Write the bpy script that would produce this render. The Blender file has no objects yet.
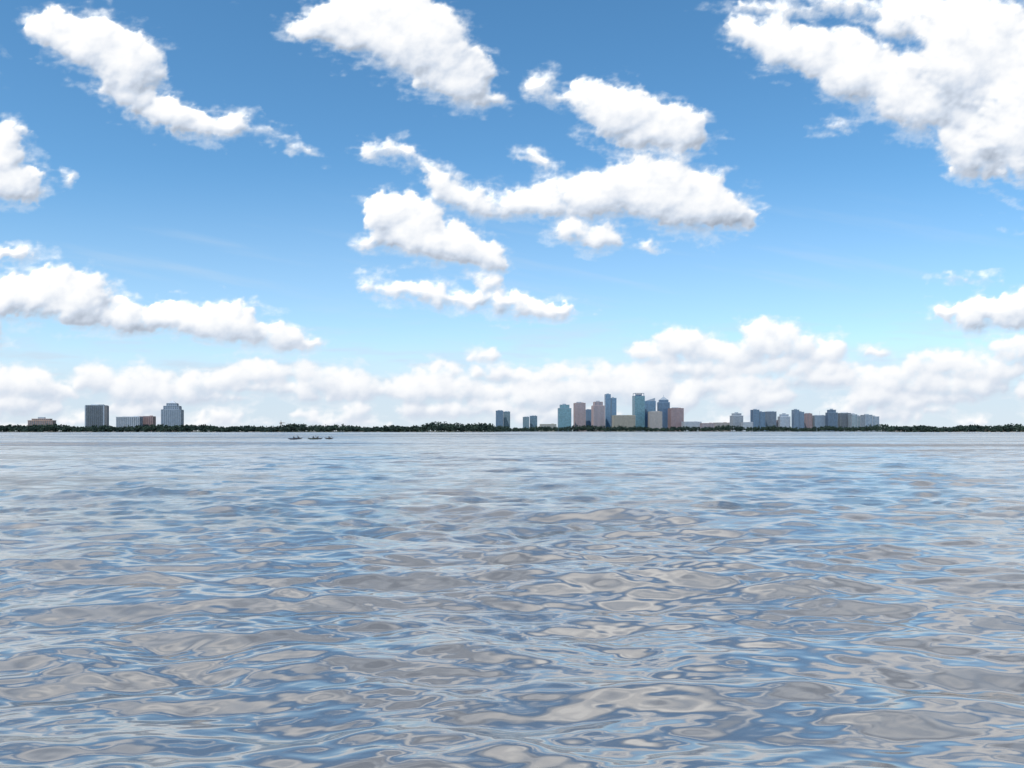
import bpy, math, random
import numpy as np
random.seed(7); rng=np.random.default_rng(11)
F=796.0            # angular unit: 1/796 of tangent
CAM_H=3.0
scene=bpy.context.scene

# ------------------------------------------------------------------ helpers
def new_mat(name):
    m=bpy.data.materials.new(name); m.use_nodes=True
    nt=m.node_tree; nt.nodes.clear()
    out=nt.nodes.new('ShaderNodeOutputMaterial')
    return m,nt,out
def mesh_np(name,co,quads,smooth=False):
    me=bpy.data.meshes.new(name)
    nv=len(co); nf=len(quads)
    me.vertices.add(nv); me.vertices.foreach_set('co',np.ascontiguousarray(co,dtype=np.float32).ravel())
    me.loops.add(nf*4); me.loops.foreach_set('vertex_index',np.ascontiguousarray(quads,dtype=np.int32).ravel())
    me.polygons.add(nf); me.polygons.foreach_set('loop_start',np.arange(0,nf*4,4,dtype=np.int32))
    try: me.polygons.foreach_set('loop_total',np.full(nf,4,dtype=np.int32))
    except Exception: pass
    me.update(calc_edges=True); me.validate()
    me.polygons.foreach_set('use_smooth',np.full(len(me.polygons),smooth,dtype=bool))
    return me
def add_obj(name,me,parent=None):
    o=bpy.data.objects.new(name,me); scene.collection.objects.link(o)
    if parent: o.parent=parent
    return o
def attr(me,name,vals):
    a=me.attributes.new(name,'FLOAT','POINT'); a.data.foreach_set('value',np.ascontiguousarray(vals,dtype=np.float32).ravel())
def grid_quads(nr,nc):
    i=np.arange(nr-1)[:,None]; j=np.arange(nc-1)[None,:]
    a=(i*nc+j); return np.stack([a,a+1,a+nc+1,a+nc],-1).reshape(-1,4)

# ------------------------------------------------------------------ noise
class Perlin:
    def __init__(s,seed):
        r=np.random.default_rng(seed); a=r.random((256,256))*2*np.pi
        s.gx=np.cos(a).astype(np.float32); s.gy=np.sin(a).astype(np.float32)
    def __call__(s,x,y):
        xi=np.floor(x).astype(np.int64); yi=np.floor(y).astype(np.int64)
        xf=(x-xi).astype(np.float32); yf=(y-yi).astype(np.float32)
        u=xf*xf*xf*(xf*(xf*6-15)+10); v=yf*yf*yf*(yf*(yf*6-15)+10)
        def g(dx,dy):
            a=(xi+dx)&255; b=(yi+dy)&255
            return s.gx[a,b]*(xf-dx)+s.gy[a,b]*(yf-dy)
        n0=g(0,0)*(1-u)+g(1,0)*u; n1=g(0,1)*(1-u)+g(1,1)*u
        return (n0*(1-v)+n1*v)*1.4
def fbm(x,y,seed,octs=5,gain=0.5,billow=False):
    t=0;a=1;n=0
    for o in range(octs):
        p=Perlin(seed*31+o)(x*2**o+o*17.3,y*2**o+o*9.1)
        if billow: p=1-2*np.sqrt(p*p+0.003)
        t=t+a*p;n+=a;a*=gain
    return t/n
def sstep(a,b,x):
    t=np.clip((x-a)/(b-a),0,1); return t*t*(3-2*t)

# ------------------------------------------------------------------ cloud field (angular coordinates)
us=np.arange(-900,901,1.0); vs=np.arange(-10,640,1.0)
U,V=np.meshgrid(us,vs)
def P(x,y): return x-512,431-y
# (bearing, height, half width, half height, tilt deg, density)
LOBES=[
 (58,34,32,20,25,1),(92,45,40,28,30,1),(125,62,34,30,35,1),(128,90,28,20,30,.9),(165,114,32,17,12,.9),(205,126,36,13,2,.9),(235,124,15,15,0,.8),(290,145,30,6,25,.4),(262,126,18,6,10,.4),
 (318,25,32,16,-15,.9),(365,28,46,30,10,1),(415,42,48,36,20,1),(452,72,36,28,20,1),(478,98,26,11,10,.9),(390,8,44,22,0,1),
 (12,135,18,15,0,.8),(8,180,34,22,0,1),(0,160,24,22,0,.9),(67,178,8,7,0,.5),(14,253,30,7,3,.9),
 (543,84,13,15,20,.5),(552,98,12,7,0,.4),(588,98,22,16,15,.8),(625,116,40,26,15,1),(664,132,40,24,8,1),(640,142,40,12,8,.9),
 (388,150,26,11,0,.5),(414,160,22,8,10,.45),(532,156,15,10,20,.45),(550,168,12,6,10,.4),
 (442,184,20,14,25,.7),(468,200,34,14,12,.8),(515,204,34,15,0,.7),(560,190,30,14,0,.6),(572,205,34,16,0,.8),(610,196,40,24,0,1),(650,192,46,32,0,1),(695,204,44,28,5,1),(728,218,27,13,0,1),(588,234,34,14,5,.7),(648,247,14,5,0,.5),
 (400,216,36,20,10,1),(426,238,52,20,5,1),(464,252,36,18,10,1),(492,266,16,7,0,.7),(372,242,18,9,0,.6),
 (382,288,26,10,15,.5),(425,292,34,11,5,.6),(450,302,28,9,0,.6),(486,284,11,12,20,.5),(500,304,34,12,0,.8),(540,310,38,11,0,.8),
 (18,298,34,20,0,1),(62,296,44,26,5,1),(100,312,42,20,8,1),(135,326,20,9,0,1),
 (182,318,34,15,0,1),(226,324,46,20,5,1),(266,336,36,13,5,1),(300,344,24,7,0,.8),
 (740,32,20,14,20,.55),(785,46,40,24,15,.75),(838,58,42,26,0,.85),(875,78,46,30,10,1),(930,98,56,36,10,1),(985,60,60,52,0,1),(1000,142,52,34,0,1),(1070,110,70,90,0,1),(820,6,80,12,0,.45),(930,20,50,24,0,.7),(848,122,26,7,-10,.4),(975,172,26,10,0,.8),(778,12,22,10,0,.45),
 (970,278,34,5,5,.35),(985,318,50,14,4,.9),(1020,306,38,15,0,.9),
]
LOBES=[(x,y,rx*1.06,ry*1.08,t,w) for (x,y,rx,ry,t,w) in LOBES]
LOBES+=[(-120,60,90,50,0,1),(-90,330,90,26,0,1),(-180,200,70,30,0,1),(1160,250,70,30,0,1),(1150,350,80,24,0,1),(200,-60,120,40,0,1),(560,-80,100,50,0,1),(800,-100,160,50,0,1),(380,-120,120,40,0,1),(40,-110,120,50,0,1)]
BANK=[(655,352,26,13),(680,343,24,17),(705,350,26,14),(738,354,26,13),(765,340,24,19),(790,343,26,17),(820,350,28,14),(700,368,80,12),(790,366,70,12),(875,352,16,7),
 (930,364,30,13),(955,360,24,12),(985,370,40,15),(1020,350,36,15),(960,384,60,12),(485,356,18,9),(440,370,30,10),(500,374,30,11),(262,370,30,14),(235,378,20,11),(205,382,30,13),(150,382,34,15),(95,378,24,15),(10,380,28,14),(45,392,40,10),(330,380,34,14),(385,388,40,12),(560,378,40,13),(610,374,30,13),(860,376,40,11),(300,372,20,12),(900,380,50,14),(830,378,50,12),(740,384,60,12)]
for k in range(190):
    y=rng.uniform(382,427); s=(431-y)/45.0
    BANK.append((rng.uniform(-350,1400),y,rng.uniform(10,38),rng.uniform(5,13)*(0.45+s)))
H=np.full(U.shape,-30.0); C=np.full(U.shape,-1.0); HALO=np.full(U.shape,-1.0)
def puff(cx,cy,r,z0,dens,asp=1.0):
    i0=int(max(0,cy-r-vs[0]-3)); i1=int(min(len(vs),cy+r-vs[0]+4)); j0=int(max(0,cx-r*asp-us[0]-3)); j1=int(min(len(us),cx+r*asp-us[0]+4))
    if i1<=i0 or j1<=j0: return
    d2=((U[i0:i1,j0:j1]-cx)/(r*asp))**2+((V[i0:i1,j0:j1]-cy)/r)**2
    h=z0+r*np.sqrt(np.clip(1-d2,0,1)); h=np.where(d2<1,h,-30)
    Hs=H[i0:i1,j0:j1]; np.maximum(Hs,h,out=Hs)
    Cs=C[i0:i1,j0:j1]; np.maximum(Cs,(1-d2)*dens,out=Cs)
def cluster(x,y,rx,ry,t,w,bank,z=0.0):
    cu,cv=P(x,y); a=math.radians(-t); ca,sa=math.cos(a),math.sin(a)
    n=int(10+rx*ry/(14.0 if not bank else 9.0)); n=min(n,170)
    Rm=max(rx,ry)*1.7
    i0=int(max(0,cv-Rm-vs[0])); i1=int(max(0,min(len(vs),cv+Rm-vs[0]))); j0=int(max(0,cu-Rm-us[0])); j1=int(max(0,min(len(us),cu+Rm-us[0])))
    if i1>i0 and j1>j0:
        du=U[i0:i1,j0:j1]-cu; dv=V[i0:i1,j0:j1]-cv
        p=du*ca+dv*sa; q=-du*sa+dv*ca
        hh=(1-(p/(rx*1.4+4))**2-(q/(ry*1.4+4))**2)*(.55+.45*w)
        Hs=HALO[i0:i1,j0:j1]; np.maximum(Hs,hh,out=Hs)
    for k in range(n):
        rad=math.sqrt(rng.random()); an=rng.random()*2*math.pi
        p=rad*math.cos(an); q=rad*math.sin(an)
        big=rng.random()<.25
        r=(rng.uniform(.45,.75) if big else rng.uniform(.16,.42))*min(ry,rx)
        r=max(r,2.2)
        pp=p*(rx-r*.55); qq=q*(ry-r*.55)
        base=-0.66*ry
        if qq-r*.8<base: qq=base+r*.8*rng.uniform(.8,1.1)
        X=cu+pp*ca-qq*sa; Y=cv+pp*sa+qq*ca
        edge=math.sqrt(max(0,1-(pp/rx)**2-(qq/ry)**2))
        dens=w*(1.0 if big else rng.uniform(.55,1.0))
        puff(X,Y,r,z+edge*ry*.8+(0 if big else r*.2),dens,1.1)
for (x,y,rx,ry) in sorted(BANK,key=lambda b:-b[1]): cluster(x,y,rx,ry,0,.70,1,z=-10+(431-y)*.35)
for (x,y,rx,ry,t,w) in LOBES: cluster(x,y,rx,ry,t,w,0,z=20)
def bil_s(A_,u,v):
    x=np.clip(u-us[0],0,len(us)-1.001); y=np.clip(v-vs[0],0,len(vs)-1.001)
    i=x.astype(int); j=y.astype(int); fx=x-i; fy=y-j
    return (A_[j,i]*(1-fx)+A_[j,i+1]*fx)*(1-fy)+(A_[j+1,i]*(1-fx)+A_[j+1,i+1]*fx)*fy
def blur(a,n):
    for _ in range(n):
        a=(np.roll(a,1,0)+a*2+np.roll(a,-1,0))/4; a=(np.roll(a,1,1)+a*2+np.roll(a,-1,1))/4
    return a
lo=1-sstep(60,130,V)
amp=1-lo*.55
wu=U+amp*(10*fbm(U/34,V/30,1,3)+9*fbm(U/12,V/10,2,5,.68))
wv=V+amp*(8*fbm(U/34,V/30,3,3)+8*fbm(U/12,V/10,4,5,.68))
Hc=np.maximum(H,-25)
H0=bil_s(blur(Hc,7)*(1-lo)+blur(Hc,3)*lo,wu,wv); C0=bil_s(blur(C,9)*(1-lo)+blur(C,5)*lo,wu,wv); HA=bil_s(blur(HALO,4),wu,wv)
det=fbm(U/30,V/22,6,7,.66)
fil=fbm((U+.3*V)/34,V/13,16,6,.62)
T=C0*0.90+0.56*det+0.12
halo=HA*0.62+0.80*fil+0.25*det-0.20
halo=np.where(HA<-.3,-1,halo)
T=np.maximum(T,np.minimum(halo,.36+.2*C0))
T=np.where((C0<-0.9)&(HA<-.3),-1,T)
D=np.clip(blur(C0,3),0,0.8)
opt=np.zeros_like(D)
for k in range(1,13):
    su=int(round(.8*k)); sv=int(round(2.2*k))
    sh=np.zeros_like(D); sh[:-sv,su:]=D[sv:,:-su]
    opt+=sh*(1-0.03*k)
Hn=blur(np.maximum(H0,-8),2)
gy,gx=np.gradient(Hn); gx=np.clip(gx,-2.5,2.5); gy=np.clip(gy,-2.5,2.5)
nl=np.sqrt(gx*gx+gy*gy+1.3)
lam_=(gx*.38-gy*0.70+0.82)/nl/1.08
Hb=blur(np.maximum(H0,-8),26); gy2,gx2=np.gradient(Hb); nl2=np.sqrt(gx2**2+gy2**2+.5)
lam2=(gx2*.38-gy2*.70+.5)/nl2
shade=0.41+0.17*np.clip(lam_,-.3,1)+0.22*np.clip(lam2,-1,1)+0.34*np.exp(-opt*0.20)+0.34*det*np.clip(C0+.3,0,1)
shade=np.clip(shade,0,1)
shade=shade*(1-lo*.48)+lo*.48*0.64
del gx,gy,opt,sh,gx2,gy2,nl,nl2
cir=fbm((U+V*0.9)/260,(V+0.18*U)/22,12,5,0.55)
cirm=sstep(0.05,0.6,cir)*sstep(60,120,V)*(1-sstep(170,260,V))*0.34
hz=0.80*(1-sstep(5,112,V+14*fbm(U/90,V/30,14,3)))+0.28*(1-sstep(80,280,V))+0.34*sstep(-.1,.5,fbm(U/120,V/14,13,5,0.6))*(1-sstep(80,140,V))
cirm=np.clip(cirm*.6+hz,0,.9)  # pale horizon haze painted into the dome together with faint cirrus

az=np.radians(np.concatenate([np.arange(-90,-40,1.0),np.arange(-40,40,0.08),np.arange(40,91,1.0)]))
el=np.radians(np.concatenate([[-0.6],np.arange(-0.1,31,0.078),np.arange(31.2,84,0.4)]))
AZ,EL=np.meshgrid(az,el)
cosa=np.maximum(np.cos(AZ),0.15)
uu=F*np.tan(np.clip(AZ,-1.4,1.4)); vv=F*np.tan(EL)/cosa
Td=bil_s(T,uu,vv); Sd=bil_s(shade,uu,vv); Cd=bil_s(cirm,uu,vv)
zz=np.maximum(np.tan(EL),0.05)
px=np.sin(AZ)/zz; py=np.cos(AZ)/zz
gen=fbm(px*1.3+4,py*1.3,21,5,0.55)*1.0+0.56  # unseen overhead cloud, added so the water reflects grey and white
gsh=0.58+1.4*fbm(px*2.2,py*2.2,22,5,.6)
wgt=np.maximum(sstep(446,490,vv),sstep(820,895,np.abs(uu)))
Td=Td*(1-wgt)+gen*wgt; Sd=Sd*(1-wgt)+gsh*wgt; Cd=Cd*(1-wgt)
R=15000.0
co=np.stack([R*np.sin(AZ)*np.cos(EL),R*np.cos(AZ)*np.cos(EL),R*np.sin(EL)],-1).reshape(-1,3)
me=mesh_np('sky',co,grid_quads(len(el),len(az)),True)
attr(me,'cover',Td); attr(me,'lit',np.clip(Sd,0,1)); attr(me,'cirrus_haze',Cd)
sky=add_obj('sky',me)
m,nt,out=new_mat('cloud_layer'); N=nt.nodes.new; Lk=nt.links.new
def A(n):
    a=N('ShaderNodeAttribute'); a.attribute_name=n; return a.outputs['Fac']
tc=N('ShaderNodeTexCoord')
no=N('ShaderNodeTexNoise'); no.inputs['Scale'].default_value=1/150.0; no.inputs['Detail'].default_value=5; no.inputs['Roughness'].default_value=.65
Lk(tc.outputs['Object'],no.inputs['Vector'])
def M(op,a,b=None,c=None,clamp=False):
    n=N('ShaderNodeMath'); n.operation=op; n.use_clamp=clamp
    for i,x in enumerate((a,b,c)):
        if x is None: continue
        if isinstance(x,(int,float)): n.inputs[i].default_value=x
        else: Lk(x,n.inputs[i])
    return n.outputs[0]
def VM(op,a,b=None):
    n=N('ShaderNodeVectorMath'); n.operation=op
    for i,x in enumerate((a,b)):
        if x is None: continue
        if isinstance(x,tuple): n.inputs[i].default_value=x
        else: Lk(x,n.inputs['Scale'] if (op=='SCALE' and i==1) else n.inputs[i])
    return n.outputs[0]
nz=M('SUBTRACT',no.outputs['Fac'],0.5)
cv=M('ADD',A('cover'),M('MULTIPLY',nz,.30))
mr=N('ShaderNodeMapRange'); mr.interpolation_type='SMOOTHSTEP'; mr.inputs['From Min'].default_value=-0.12; mr.inputs['From Max'].default_value=0.66
Lk(cv,mr.inputs['Value'])
al=M('MULTIPLY',mr.outputs[0],0.985); ci=A('cirrus_haze')
alpha=M('SUBTRACT',M('ADD',al,ci),M('MULTIPLY',al,ci))
lit=M('ADD',A('lit'),M('MULTIPLY',nz,0.10),clamp=True)
cr=N('ShaderNodeValToRGB'); e=cr.color_ramp.elements
e[0].position=0.15; e[0].color=(0.30,0.35,0.43,1); e[1].position=1.0; e[1].color=(1.40,1.40,1.38,1)
x=e.new(0.50); x.color=(0.66,0.73,0.84,1)
x=e.new(0.68); x.color=(0.88,0.91,0.96,1)
x=e.new(0.86); x.color=(1.04,1.04,1.04,1)
Lk(lit,cr.inputs[0])
mc=N('ShaderNodeMixRGB'); mc.inputs[1].default_value=(0.62,0.74,0.87,1); Lk(al,mc.inputs[0]); Lk(cr.outputs[0],mc.inputs[2])
em=N('ShaderNodeEmission'); Lk(mc.outputs[0],em.inputs['Color'])
tr=N('ShaderNodeBsdfTransparent'); mx=N('ShaderNodeMixShader')
Lk(alpha,mx.inputs[0]); Lk(tr.outputs[0],mx.inputs[1]); Lk(em.outputs[0],mx.inputs[2]); Lk(mx.outputs[0],out.inputs['Surface'])
try: m.cycles.emission_sampling='NONE'
except Exception as ex: print(ex)
me.materials.append(m)

# ------------------------------------------------------------------ world + sun
SUN_EL=math.radians(52); SUN_AZ=math.radians(212)   # clockwise from +Y
w=bpy.data.worlds.new('World'); scene.world=w; w.use_nodes=True
wn=w.node_tree; bg=wn.nodes['Background']
st=wn.nodes.new('ShaderNodeTexSky'); st.sky_type='NISHITA'; st.sun_disc=False
st.sun_elevation=SUN_EL; st.sun_rotation=SUN_AZ; st.air_density=0.85; st.dust_density=0.2; st.ozone_density=2.6
hsv=wn.nodes.new('ShaderNodeHueSaturation'); hsv.inputs['Hue'].default_value=0.49; hsv.inputs['Saturation'].default_value=1.20; hsv.inputs['Value'].default_value=1.22
wn.links.new(st.outputs[0],hsv.inputs['Color']); wn.links.new(hsv.outputs[0],bg.inputs[0]); bg.inputs[1].default_value=0.145
sd=bpy.data.lights.new('sun','SUN'); sd.energy=3.6; sd.angle=math.radians(.5); sd.color=(1,.96,.9)
so=bpy.data.objects.new('sun',sd); scene.collection.objects.link(so)
from mathutils import Vector
sv_=Vector((math.sin(SUN_AZ)*math.cos(SUN_EL),math.cos(SUN_AZ)*math.cos(SUN_EL),math.sin(SUN_EL)))
so.rotation_euler=sv_.to_track_quat('Z','Y').to_euler(); so.location=(0,-50,200)

# ------------------------------------------------------------------ water
azw=np.radians(np.concatenate([np.arange(-180,-40,4.0),np.arange(-40,40,0.07),np.arange(40,181,4.0)]))
yy=np.concatenate([np.arange(420,2.0,-0.45),np.geomspace(2.0,0.15,25)])
rr=np.concatenate([[0.01,2,4],CAM_H*F/yy]); 
dr=np.gradient(rr)
AZ,RR=np.meshgrid(azw,rr); DR=np.repeat(dr[:,None],len(azw),1)
X=RR*np.sin(AZ); Y=RR*np.cos(AZ); Z=np.zeros_like(X); lost=np.zeros_like(X); tot=0
nW=84
daz=math.radians(0.07)
lam=np.geomspace(0.18,20.0,nW)
g1=0.9+1.1*fbm(X/5,Y/7,41,4); g2=0.9+1.1*fbm(X/2.2,Y/3,42,3)
for i,l in enumerate(lam):
    k=2*np.pi/l; th=rng.normal(0.12,0.46)+math.pi
    slope=0.040*(1.0 if l>.7 else (l/.7)**1.05)*(1.0 if l<2.4 else (2.4/l)**.8)
    amp_=slope/k
    kx=k*math.sin(th); ky=k*math.cos(th)
    kr=np.abs(kx*np.sin(AZ)+ky*np.cos(AZ)); kt=np.abs(kx*np.cos(AZ)-ky*np.sin(AZ))
    att=np.exp(-((kr*DR)**2+(kt*RR*daz)**2)*0.14)
    lost+=(slope**2/2)*(1-att**2); tot+=slope**2/2
    ph=kx*X+ky*Y+rng.random()*6.28
    Z+=amp_*att*(g1 if i%2 else g2)*(np.sin(ph)+0.18*np.cos(2*ph))
edgef=1-sstep(math.radians(38),math.radians(40),np.abs(AZ)); Z*=edgef
rough=np.minimum(np.sqrt(np.sqrt(0.10*lost+0.0001)),.20)
co=np.stack([X,Y,Z],-1).reshape(-1,3)
me=mesh_np('water',co,grid_quads(len(rr),len(azw)),True)
attr(me,'ripple',rough); attr(me,'far',np.sqrt(lost/tot))
water=add_obj('water',me)
m,nt,out=new_mat('bay_water'); N=nt.nodes.new; Lk=nt.links.new
tc=N('ShaderNodeTexCoord')
def noise(scale,detail,rough,sx=.45,col=False,off=0):
    mp=N('ShaderNodeMapping'); Lk(tc.outputs['Object'],mp.inputs['Vector']); mp.inputs['Scale'].default_value=(sx,1.0,1.0); mp.inputs['Location'].default_value=(off,off,0)
    n=N('ShaderNodeTexNoise'); n.inputs['Scale'].default_value=scale; n.inputs['Detail'].default_value=detail; n.inputs['Roughness'].default_value=rough
    Lk(mp.outputs[0],n.inputs['Vector']); return n.outputs['Color' if col else 'Fac']
fa=A('far'); geo=N('ShaderNodeNewGeometry')
# wavelet slopes at every scale down to what the mesh cannot carry
s1=VM('SUBTRACT',noise(.006,9,.86,.28,True),(.5,.5,.5))
s2=VM('SUBTRACT',noise(.9,3,.6,.45,True,33),(.5,.5,.5))
sl=VM('ADD',VM('MULTIPLY',s1,(1.8,3.6,0)),VM('MULTIPLY',s2,(.5,.9,0)))
sl=VM('ADD',sl,(0,-.045,0))
sl=VM('SCALE',sl,fa)
nn=VM('NORMALIZE',VM('ADD',geo.outputs['Normal'],sl))
n4=noise(.12,7,.68,.35)
df=N('ShaderNodeBsdfDiffuse'); 
dc=N('ShaderNodeValToRGB'); dc.color_ramp.elements[0].position=.32; dc.color_ramp.elements[1].position=.68
dc.color_ramp.elements[0].color=(0.070,0.070,0.073,1); dc.color_ramp.elements[1].color=(0.112,0.111,0.114,1); Lk(n4,dc.inputs[0]); Lk(dc.outputs[0],df.inputs['Color'])
gl=N('ShaderNodeBsdfGlossy'); gl.inputs['Color'].default_value=(1.0,0.972,0.94,1); Lk(A('ripple'),gl.inputs['Roughness'])
Lk(nn,gl.inputs['Normal'])
fr=N('ShaderNodeFresnel'); fr.inputs['IOR'].default_value=1.65; Lk(nn,fr.inputs['Normal'])
fac=M('ADD',M('MULTIPLY',fr.outputs[0],.70),.29)
mx=N('ShaderNodeMixShader'); Lk(fac,mx.inputs[0]); Lk(df.outputs[0],mx.inputs[1]); Lk(gl.outputs[0],mx.inputs[2]); Lk(mx.outputs[0],out.inputs['Surface'])
me.materials.append(m)

# ------------------------------------------------------------------ facade materials
def wall_mat(name,col,rough=.8,var=.12):
    m,nt,out=new_mat(name); N=nt.nodes.new; Lk=nt.links.new
    p=N('ShaderNodeBsdfPrincipled'); p.inputs['Roughness'].default_value=rough
    tc=N('ShaderNodeTexCoord'); n=N('ShaderNodeTexNoise'); n.inputs['Scale'].default_value=.12; n.inputs['Detail'].default_value=4
    Lk(tc.outputs['Object'],n.inputs['Vector'])
    r=N('ShaderNodeValToRGB'); r.color_ramp.elements[0].position=.3; r.color_ramp.elements[1].position=.7
    r.color_ramp.elements[0].color=tuple(c*(1-var) for c in col)+(1,); r.color_ramp.elements[1].color=tuple(min(1,c*(1+var)) for c in col)+(1,)
    Lk(n.outputs['Fac'],r.inputs[0]); Lk(r.outputs[0],p.inputs['Base Color']); Lk(p.outputs[0],out.inputs['Surface']); return m
def glass_mat(name,col):
    m,nt,out=new_mat(name); N=nt.nodes.new; Lk=nt.links.new
    p=N('ShaderNodeBsdfPrincipled'); p.inputs['Roughness'].default_value=.2; p.inputs['Specular IOR Level'].default_value=.6
    tc=N('ShaderNodeTexCoord'); n=N('ShaderNodeTexVoronoi'); n.inputs['Scale'].default_value=.25
    Lk(tc.outputs['Object'],n.inputs['Vector'])
    hs=N('ShaderNodeMixRGB'); hs.inputs[1].default_value=tuple(c*.75 for c in col)+(1,); hs.inputs[2].default_value=tuple(min(1,c*1.25) for c in col)+(1,)
    sp=N('ShaderNodeSeparateColor'); Lk(n.outputs['Color'],sp.inputs[0]); Lk(sp.outputs[0],hs.inputs[0])
    Lk(hs.outputs[0],p.inputs['Base Color']); Lk(p.outputs[0],out.inputs['Surface']); return m
MW={k:wall_mat('facade_'+k,tuple(.88*a+.12*b for a,b in zip(c,(.36,.46,.56)))) for k,c in dict(white=(.46,.49,.53),grey=(.23,.27,.32),tan=(.34,.29,.25),pink=(.36,.26,.25),brick=(.27,.16,.145),dark=(.08,.10,.13),blue=(.12,.20,.30),cream=(.38,.34,.26),bluegrey=(.14,.20,.28),orange=(.38,.23,.16),roof=(.25,.15,.12),darkroof=(.11,.11,.11)).items()}  # bluish distance haze mixed into the wall base colours
MG={k:glass_mat('glazing_'+k,tuple(.90*a+.10*b for a,b in zip(c,(.30,.40,.50))) if k!='dark' else c) for k,c in dict(teal=(.07,.18,.22),blue=(.06,.14,.24),dark=(.025,.035,.055),grey=(.07,.10,.15),deep=(.03,.07,.14)).items()}  # distance haze mixed into every glazing colour except dark

class MB:
    def __init__(s): s.v=[];s.f=[];s.m=[]
    def box(s,x0,x1,y0,y1,z0,z1,mi,top=None):
        b=len(s.v); t=top or (x0,x1,y0,y1)
        s.v+=[(x0,y0,z0),(x1,y0,z0),(x1,y1,z0),(x0,y1,z0),(t[0],t[2],z1),(t[1],t[2],z1),(t[1],t[3],z1),(t[0],t[3],z1)]
        for q in [(0,3,2,1),(4,5,6,7),(0,1,5,4),(1,2,6,5),(2,3,7,6),(3,0,4,7)]:
            s.f.append(tuple(b+i for i in q)); s.m.append(mi)
    def obj(s,name,mats,loc=(0,0,0),rz=0):
        me=bpy.data.meshes.new(name); me.from_pydata(s.v,[],s.f)
        for mm in mats: me.materials.append(mm)
        me.polygons.foreach_set('material_index',s.m); me.update()
        o=add_obj(name,me); o.location=loc; o.rotation_euler=(0,0,rz); return o

def block(b,x0,x1,y0,y1,z0,z1,style,fh=3.6,bay=6.0):
    b.box(x0,x1,y0,y1,z0,z1,1)
    n=max(1,int((z1-z0)/fh)); 
    sl,pr,pw={'glass':(.35,.2,.4),'punched':(1.5,.5,2.4),'balcony':(.8,1.3,1.2),'ribbon':(1.6,.5,.8),'vert':(.4,.3,2.6),'corner':(.5,.25,.3)}[style]
    for i in range(n):
        z=z0+(z1-z0)*i/n
        b.box(x0-pr,x1+pr,y0-pr,y1+pr,z+.01,z+sl,0)
    b.box(x0-pr-.15,x1+pr+.15,y0-pr-.15,y1+pr+.15,z1-.6,z1+1.1,0)
    pp={'vert':pr+.5}.get(style,pr*.6)
    nx=max(2,int((x1-x0)/bay)); ny=max(2,int((y1-y0)/bay))
    for i in range(nx+1):
        c=x0+(x1-x0)*i/nx; q=pw
        if style=='corner' and i in(0,nx): q=4.0
        b.box(c-q/2,c+q/2,y0-pp-(.3 if style=='corner' else 0),y0+.1,z0,z1-.65,0); b.box(c-q/2,c+q/2,y1-.1,y1+pp,z0,z1-.65,0)
    for i in range(1,ny):
        c=y0+(y1-y0)*i/ny
        b.box(x0-pp,x0+.1,c-pw/2,c+pw/2,z0,z1-.65,0); b.box(x1-.1,x1+pp,c-pw/2,c+pw/2,z0,z1-.65,0)

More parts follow.
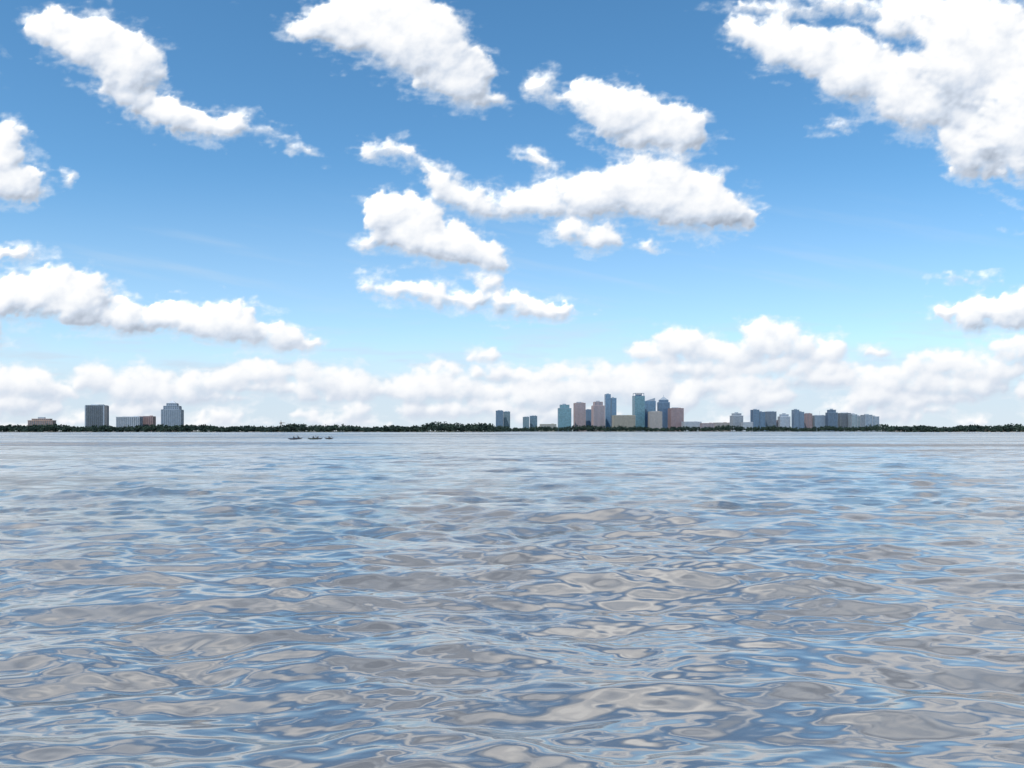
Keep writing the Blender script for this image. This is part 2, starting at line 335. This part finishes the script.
def tower(name,u0,u1,h,dist,wall,glass,style,crown='plant',rz=0.0,depth=None,fh=3.6):
    s=dist/F; W=(u1-u0)*s; H=h*s+CAM_H-1.5; Dp=depth or W*.8
    W*=.93 if rz else 1.0
    hx=W/2; hy=Dp/2; b=MB()
    if crown=='step':
        z1=H*.72; block(b,-hx,hx,-hy,hy,0,z1,style,fh)
        block(b,-hx*.8,hx*.8,-hy*.8,hy*.8,z1+1.2,H*.84,style,fh)
        block(b,-hx*.52,hx*.52,-hy*.52,hy*.52,H*.84+1.2,H*.93,style,fh)
        b.box(-hx*.40,hx*.40,-hy*.40,hy*.40,H*.93+1.2,H*1.02,2,top=(-3,3,-3,3))
        for sx in(-1,1): b.box(sx*hx*.66-2.2,sx*hx*.66+2.2,-3,3,H*.84+1.15,H*.88,2,top=(sx*hx*.66-.3,sx*hx*.66+.3,-.3,.3))
    elif crown=='pyramid':
        z1=H*.84; block(b,-hx,hx,-hy,hy,0,z1,style,fh)
        block(b,-hx*.78,hx*.78,-hy*.78,hy*.78,z1+1.2,H*.91,style,fh)
        b.box(-hx*.73,hx*.73,-hy*.73,hy*.73,H*.91+1.2,H,2,top=(-hx*.10,hx*.10,-hy*.10,hy*.10))
        b.box(-.6,.6,-.6,.6,H,H+11,2)
    elif crown=='slant':
        z1=H*.90; block(b,-hx,hx,-hy,hy,0,z1,style,fh)
        bb=len(b.v); b.v+=[(-hx*.9,-hy*.9,z1+1.1),(hx*.9,-hy*.9,z1+1.1),(hx*.9,hy*.9,z1+1.1),(-hx*.9,hy*.9,z1+1.1),(hx*.9,-hy*.9,H),(hx*.9,hy*.9,H)]
        for q in [(0,1,4),(3,5,2),(0,4,5,3),(1,2,5,4)]: b.f.append(tuple(bb+i for i in q)); b.m.append(2)
    elif crown=='wing':
        block(b,-hx,-hx*.05,-hy,hy,0,H,style,fh); block(b,hx*.08,hx,-hy*.8,hy,0,H*.90,style,fh)
        b.box(-hx*.7,-hx*.3,-hy*.4,hy*.4,H+1.1,H+5,2); b.box(hx*.3,hx*.6,-hy*.4,hy*.4,H*.9+1.1,H*.9+5,2)
    elif crown=='frame':
        block(b,-hx,hx,-hy,hy,0,H*.93,style,fh)
        for sx in(-1,1):
            for sy in(-1,1): b.box(sx*hx*.85-1.2,sx*hx*.85+1.2,sy*hy*.85-1.2,sy*hy*.85+1.2,H*.93+1.1,H,0)
        b.box(-hx*.85-1.3,hx*.85+1.3,-hy*.85-1.3,hy*.85+1.3,H,H+1.6,0); b.box(-hx*.5,hx*.5,-hy*.5,hy*.5,H*.93+1.1,H*.98,2)
    elif crown=='setback':
        block(b,-hx,hx,-hy,hy,0,H*.87,style,fh); block(b,-hx*.72,hx*.72,-hy*.72,hy*.72,H*.87+1.2,H,style,fh)
        b.box(-hx*.3,hx*.25,-hy*.3,hy*.3,H+1.1,H+6,2)
    else:
        block(b,-hx,hx,-hy,hy,0,H*.96,style,fh)
        b.box(-hx*.55,hx*.3,-hy*.5,hy*.5,H*.96+1.1,H,2)
        b.box(hx*.4,hx*.75,-hy*.3,hy*.3,H*.96+1.1,H*.96+3.6,0)
        if crown=='mast': b.box(hx*.1,hx*.1+1,-.5,.5,H,H+20,2)
    b.box(-hx-4,hx+4,-hy-4,hy+4,-1,6,0)
    uc=(u0+u1)/2-512
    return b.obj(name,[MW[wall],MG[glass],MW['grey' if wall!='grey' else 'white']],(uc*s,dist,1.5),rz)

TB=[
 ('low_rise_condominium',30,54,12,2600,'orange','grey','balcony','setback',0,20),
 ('apartment_tower',88,106,26.5,2600,'grey','dark','corner','plant',.18,None),
 ('mid_rise_apartment_building',118,141,14.5,2600,'white','grey','balcony','plant',0,22),
 ('brick_apartment_building',141,154,15,2640,'brick','dark','punched','plant',0,22),
 ('stepped_condominium_tower',163,182,29.5,2620,'grey','grey','punched','step',.2,None),
 ('residential_tower',496,503,21,3900,'bluegrey','blue','balcony','plant',0,None),
 ('residential_tower',503.5,510,20,3950,'grey','teal','balcony','plant',0,None),
 ('residential_tower',523,529,14.5,3900,'grey','teal','balcony','plant',0,None),
 ('residential_tower',530,537,15.5,3950,'bluegrey','teal','balcony','plant',0,None),
 ('glass_office_tower',558,571,26,4000,'bluegrey','teal','glass','setback',0,None),
 ('hotel_tower',574,585,29,4100,'pink','grey','punched','plant',.1,None),
 ('mid_rise_office_building',585,592,22,4200,'bluegrey','blue','ribbon','plant',0,None),
 ('granite_office_tower',592,604,29,4050,'pink','grey','vert','setback',.1,None),
 ('glass_office_tower',605,616,36.5,4150,'bluegrey','blue','glass','wing',0,None),
 ('parking_structure',613,634,16,3950,'cream','dark','ribbon','plant',0,None),
 ('glass_office_tower',633,644,37.5,4100,'bluegrey','teal','glass','frame',.15,None),
 ('glass_office_tower',644,655,33,4200,'blue','blue','glass','slant',0,None),
 ('mid_rise_office_building',649,661,20,4000,'tan','grey','punched','plant',0,None),
 ('pyramid_crowned_tower',658,669,34,4150,'blue','deep','glass','pyramid',0,None),
 ('brick_office_tower',669,682.5,23.5,4050,'brick','grey','punched','plant',.1,None),
 ('low_rise_office_building',540,556,7,3900,'cream','grey','ribbon','plant',0,None),
 ('low_rise_office_building',683,700,9.5,3950,'white','grey','ribbon','plant',0,None),
 ('low_rise_office_building',701,713,8,3900,'pink','grey','ribbon','plant',0,None),
 ('low_rise_office_building',714,728,8.5,3950,'tan','grey','punched','plant',0,None),
 ('residential_tower',731,742,17.5,3900,'white','grey','balcony','setback',.1,None),
 ('residential_tower',752,764,21,3850,'bluegrey','blue','balcony','wing',0,None),
 ('residential_tower',765,775,20,3900,'grey','deep','balcony','plant',0,None),
 ('residential_tower',779,789,16.5,3900,'white','blue','ribbon','setback',0,None),
 ('hospital_tower',793,803,21,3850,'bluegrey','deep','ribbon','wing',0,None),
 ('hospital_tower',804,811,18,3900,'brick','grey','punched','plant',0,None),
 ('hospital_building',813,825,16,3900,'grey','blue','ribbon','mast',0,None),
 ('residential_tower',827,836,21,3850,'bluegrey','deep','balcony','setback',0,None),
 ('residential_tower',839,849,18.5,3900,'grey','dark','balcony','plant',0,None),
 ('residential_tower',850,861,16.5,3850,'white','teal','balcony','wing',0,None),
 ('residential_tower',863,877,16,3800,'white','blue','balcony','wing',0,None),
 ('low_rise_office_building',742,752,9,3850,'white','grey','ribbon','plant',0,None),
 ('low_rise_office_building',775,779,11,3950,'brick','grey','punched','plant',0,None),
]
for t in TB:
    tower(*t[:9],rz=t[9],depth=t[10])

# ------------------------------------------------------------------ waterfront houses
def house(u,dist,w,d,h,wall,roof):
    b=MB(); b.box(-w/2,w/2,-d/2,d/2,-1,h,0)
    n=max(3,int(w/4))
    for fl in range(int(h//3)):
        for i in range(n):
            c=-w/2+w*(i+.5)/n; b.box(c-.8,c+.8,-d/2-.08,-d/2+.1,fl*3+1,fl*3+2.5,1)
    b.box(-w/2-.8,w/2+.8,-d/2-.8,d/2+.8,h+.01,h+w*.16+1.5,2,top=(-w/4,w/4,-.3,.3))
    b.box(w*.2,w*.2+1.2,0,1.2,h,h+w*.16+2.5,0)
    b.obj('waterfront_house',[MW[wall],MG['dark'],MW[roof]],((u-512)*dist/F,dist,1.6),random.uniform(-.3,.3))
for i in range(36):
    u=random.choice([random.uniform(0,500),random.uniform(880,1060),random.uniform(900,1060),random.uniform(540,880)])
    house(u,2150+random.uniform(0,40) if (u<480 or u>895) else 3480,random.uniform(12,22),12,random.choice([3.5,6.5,3.5]),random.choice(['white','cream','tan','tan','pink']),random.choice(['roof','darkroof','roof','grey']))

# ------------------------------------------------------------------ land
def shore(u):
    a=sstep(480,520,np.asarray(u,float))*(1-sstep(872,900,np.asarray(u,float)))
    return 2120+a*1320+18*np.sin(np.asarray(u)*.11)+10*np.sin(np.asarray(u)*.37)
ul=np.arange(-700,1740,2.0); offs=[0,3,14,60,400,2500,9000]; zs=[-.5,.9,1.5,1.6,1.6,1.6,1.6]
co=[]
for o_,z in zip(offs,zs):
    dd=shore(ul)+o_; co.append(np.stack([(ul-512)*dd/F,dd,np.full_like(dd,z)],-1))
me=mesh_np('land',np.concatenate(co),grid_quads(len(offs),len(ul)))
me.materials.append(wall_mat('grassy_ground',(.07,.08,.05),.95,.4)); add_obj('land',me)
me_v=MB()
for i in range(0,len(ul)-1,2):
    a=ul[i];c=ul[min(i+2,len(ul)-1)]
    if random.random()<.5: continue
    da,dc=float(shore(a))-1,float(shore(c))-1
    b0=len(me_v.v); xa,xc=(a-512)*da/F,(c-512)*dc/F
    me_v.v+=[(xa,da,-.5),(xc,dc,-.5),(xc,dc,1.7),(xa,da,1.7),(xa,da+.6,1.7),(xc,dc+.6,1.7),(xa,da+.6,-.5),(xc,dc+.6,-.5)]
    me_v.f+=[(b0,b0+1,b0+2,b0+3),(b0+3,b0+2,b0+5,b0+4)]; me_v.m+=[0,0]
me_v.obj('seawall',[wall_mat('seawall_concrete',(.16,.15,.14),.9,.3)])

# ------------------------------------------------------------------ distant tree line (one object)
def tree_mass(name,specs):
    allc=[];allt=[]
    for (x,y,z0,h,w) in specs:
        nc=int(36+w*3.0)
        ncl=rng.integers(4,8)
        cc=np.stack([rng.normal(0,w*.30,ncl),rng.normal(0,w*.25,ncl),h*rng.uniform(.26,.88,ncl)],-1)
        idx=rng.integers(0,ncl,nc)
        pts=cc[idx]+rng.normal(0,1,(nc,3))*np.array([w*.17,w*.17,h*.12])
        pts[:,2]=np.clip(pts[:,2],h*.08,h*1.05)
        pts+=np.array([x,y,z0])
        s=rng.uniform(1.0,2.4,nc)[:,None]
        a=rng.normal(0,1,(nc,3)); a/=np.linalg.norm(a,axis=1)[:,None]
        b=rng.normal(0,1,(nc,3)); b-=a*(a*b).sum(1)[:,None]; b/=np.linalg.norm(b,axis=1)[:,None]
        q=np.stack([pts-a*s-b*s*.7,pts+a*s-b*s*.6,pts+a*s*.8+b*s,pts-a*s*.9+b*s*.8],1)
        allc.append(q.reshape(-1,3)); t=np.full(nc,rng.uniform(0,1))*.6+rng.random(ncl)[idx]*.4; allt.append(np.repeat(t,4))
        tq=np.array([[x-.5,y,z0-1],[x+.5,y,z0-1],[x+.25,y,z0+h*.6],[x-.25,y,z0+h*.6]]); allc.append(tq); allt.append(np.zeros(4)-1)
    C_=np.concatenate(allc); me=mesh_np(name,C_,np.arange(len(C_)).reshape(-1,4)); attr(me,'tone',np.concatenate(allt))
    m,nt,out=new_mat('foliage'); N=nt.nodes.new; Lk=nt.links.new
    a=N('ShaderNodeAttribute'); a.attribute_name='tone'
    r=N('ShaderNodeValToRGB'); r.color_ramp.elements[0].color=(.026,.045,.044,1); r.color_ramp.elements[1].color=(.058,.088,.066,1); Lk(a.outputs['Fac'],r.inputs[0])  # blue-green leaf tones include a slight painted distance haze
    d=N('ShaderNodeBsdfDiffuse'); Lk(r.outputs[0],d.inputs['Color']); t=N('ShaderNodeBsdfTranslucent'); Lk(r.outputs[0],t.inputs['Color'])
    x=N('ShaderNodeMixShader'); x.inputs[0].default_value=.25; Lk(d.outputs[0],x.inputs[1]); Lk(t.outputs[0],x.inputs[2]); Lk(x.outputs[0],out.inputs['Surface'])
    me.materials.append(m); add_obj(name,me)
specs=[]
u=-60.0
while u<1090:
    sh=float(shore(u)); mid=sh>2600
    hmod=1+.16*math.sin(u*.045)+.14*math.sin(u*.13+1)
    for row in range(3):
        if random.random()<.05: continue
        dd=sh+8+row*16+random.uniform(-4,4)+(30 if row==2 else 0)
        h=random.uniform(12,16)*hmod*(1.05 if row else .75)*(1.0 if not mid else 1.35)
        if 410<u<490: h*=1.25
        specs.append(((u+random.uniform(-2,2)-512)*dd/F,dd,1.5,h,random.uniform(9,16)))
    u+=random.uniform(1.5,2.8)
tree_mass('tree_line',specs)

# ------------------------------------------------------------------ construction crane
def crane(u,dist,h,jl,ang):
    b=MB(); s=1.1
    for sx in(-s,s):
        for sy in(-s,s): b.box(sx-.3,sx+.3,sy-.3,sy+.3,0,h,0)
    for i in range(int(h/4)): b.box(-s-.1,s+.1,-s-.1,s+.1,i*4,i*4+.4,0)
    b.box(-jl*.3,jl,-.9,-.4,h-4,h-3.4,0); b.box(-jl*.3,jl,.4,.9,h-4,h-3.4,0); b.box(-jl*.28,jl*.95,-.25,.25,h-2,h-1.5,0)
    for i in range(int(jl*1.25/4)): x=-jl*.28+i*4; b.box(x-.2,x+.2,-.8,.8,h-3.9,h-1.6,0)
    b.box(-jl*.3,-jl*.2,-1.2,1.2,h-7,h-4.1,1); b.box(-.4,.4,-.4,.4,h,h+6,0); b.box(1.3,3.2,-1,1,h-7,h-4.2,1)
    b.obj('construction_crane',[wall_mat('crane_paint',(.3,.2,.12)),MW['grey']],((u-512)*dist/F,dist,1.5),ang)
crane(281,2700,32,18,.9)

# ------------------------------------------------------------------ kayaks with paddlers
hullm=[wall_mat('kayak_plastic_blue',(.015,.02,.035),.7),wall_mat('kayak_plastic_green',(.018,.03,.02),.7),wall_mat('kayak_plastic_dark',(.015,.017,.02),.7)]
shirt=wall_mat('shirt_fabric',(.015,.017,.022),.9); shaft=wall_mat('paddle_shaft',(.03,.03,.03),.7)
def kayak(u,dist,rz,ci,tilt):
    root=bpy.data.objects.new('kayak',None); scene.collection.objects.link(root)
    n=15; ring=8; v=[];f=[]
    for i in range(n):
        t=i/(n-1)*2-1; wd=.38*(1-abs(t)**2.4)+.01; rise=.26*abs(t)**3
        for j in range(ring):
            a=2*math.pi*j/ring; v.append((t*1.9,wd*math.cos(a),rise+.20+(.26*math.sin(a))*(1-.6*abs(t)**3)))
    for i in range(n-1):
        for j in range(ring): f.append((i*ring+j,i*ring+(j+1)%ring,(i+1)*ring+(j+1)%ring,(i+1)*ring+j))
    f+= [tuple(range(ring)),tuple(reversed(range((n-1)*ring,n*ring)))]
    me=bpy.data.meshes.new('hull'); me.from_pydata(v,[],f); me.materials.append(hullm[ci]); me.polygons.foreach_set('use_smooth',[True]*len(f)); add_obj('hull',me,root)
    J=[(0,0,.26,.17),(-.03,0,.46,.16),(-.02,0,.70,.18),(0,0,.84,.07),(.01,0,.95,.11),(.01,0,1.06,.10),
       (.0,.21,.76,.07),(.16,.32,.56,.055),(.40,.28,.60+tilt*.12,.04),(.0,-.21,.76,.07),(.16,-.32,.56,.055),(.40,-.28,.60-tilt*.12,.04),
       (.12,.12,.26,.09),(.50,.14,.40,.075),(.90,.12,.30,.05),(.12,-.12,.26,.09),(.50,-.14,.40,.075),(.90,-.12,.30,.05)]
    E=[(0,1),(1,2),(2,3),(3,4),(4,5),(2,6),(6,7),(7,8),(2,9),(9,10),(10,11),(0,12),(12,13),(13,14),(0,15),(15,16),(16,17)]
    me=bpy.data.meshes.new('paddler'); me.from_pydata([(a,b,c+.12) for a,b,c,_ in J],E,[]); me.materials.append(shirt)
    o=add_obj('paddler',me,root); o.modifiers.new('s','SKIN'); 
    for i,j in enumerate(J): me.skin_vertices[0].data[i].radius=(j[3],j[3])
    me.skin_vertices[0].data[0].use_root=True; sb=o.modifiers.new('ss','SUBSURF'); sb.levels=1; sb.render_levels=2
    b=MB(); 
    b.box(.38,.42,-1.05,1.05,-.018,.018,0); b.box(.36,.44,1.05,1.45,-.10,.10,0,top=(.37,.43,1.1,1.4)); b.box(.36,.44,-1.45,-1.05,-.10,.10,0,top=(.37,.43,-1.4,-1.1))
    p=b.obj('paddle',[shaft]); p.parent=root; p.location=(0,0,.72); p.rotation_euler=(tilt*.42,0,0)
    root.location=((u-512)*dist/F,dist,.02); root.rotation_euler=(0,0,rz)
kayak(293.5,280,.15,0,1); kayak(298,296,-.3,2,-1); kayak(313,285,.1,1,-.8); kayak(318,291,2.9,0,1); kayak(329,295,-.35,2,.7)

# ------------------------------------------------------------------ camera
cd=bpy.data.cameras.new('camera'); cam=bpy.data.objects.new('camera',cd); scene.collection.objects.link(cam)
cd.sensor_width=36; cd.lens=36*F/1024; cd.clip_start=.1; cd.clip_end=60000
cam.location=(0,0,CAM_H); cam.rotation_euler=(math.radians(90),0,0); cd.shift_y=(431-384)/1024
scene.camera=cam
scene.view_settings.view_transform='Standard'; scene.view_settings.look='None'; scene.view_settings.exposure=0
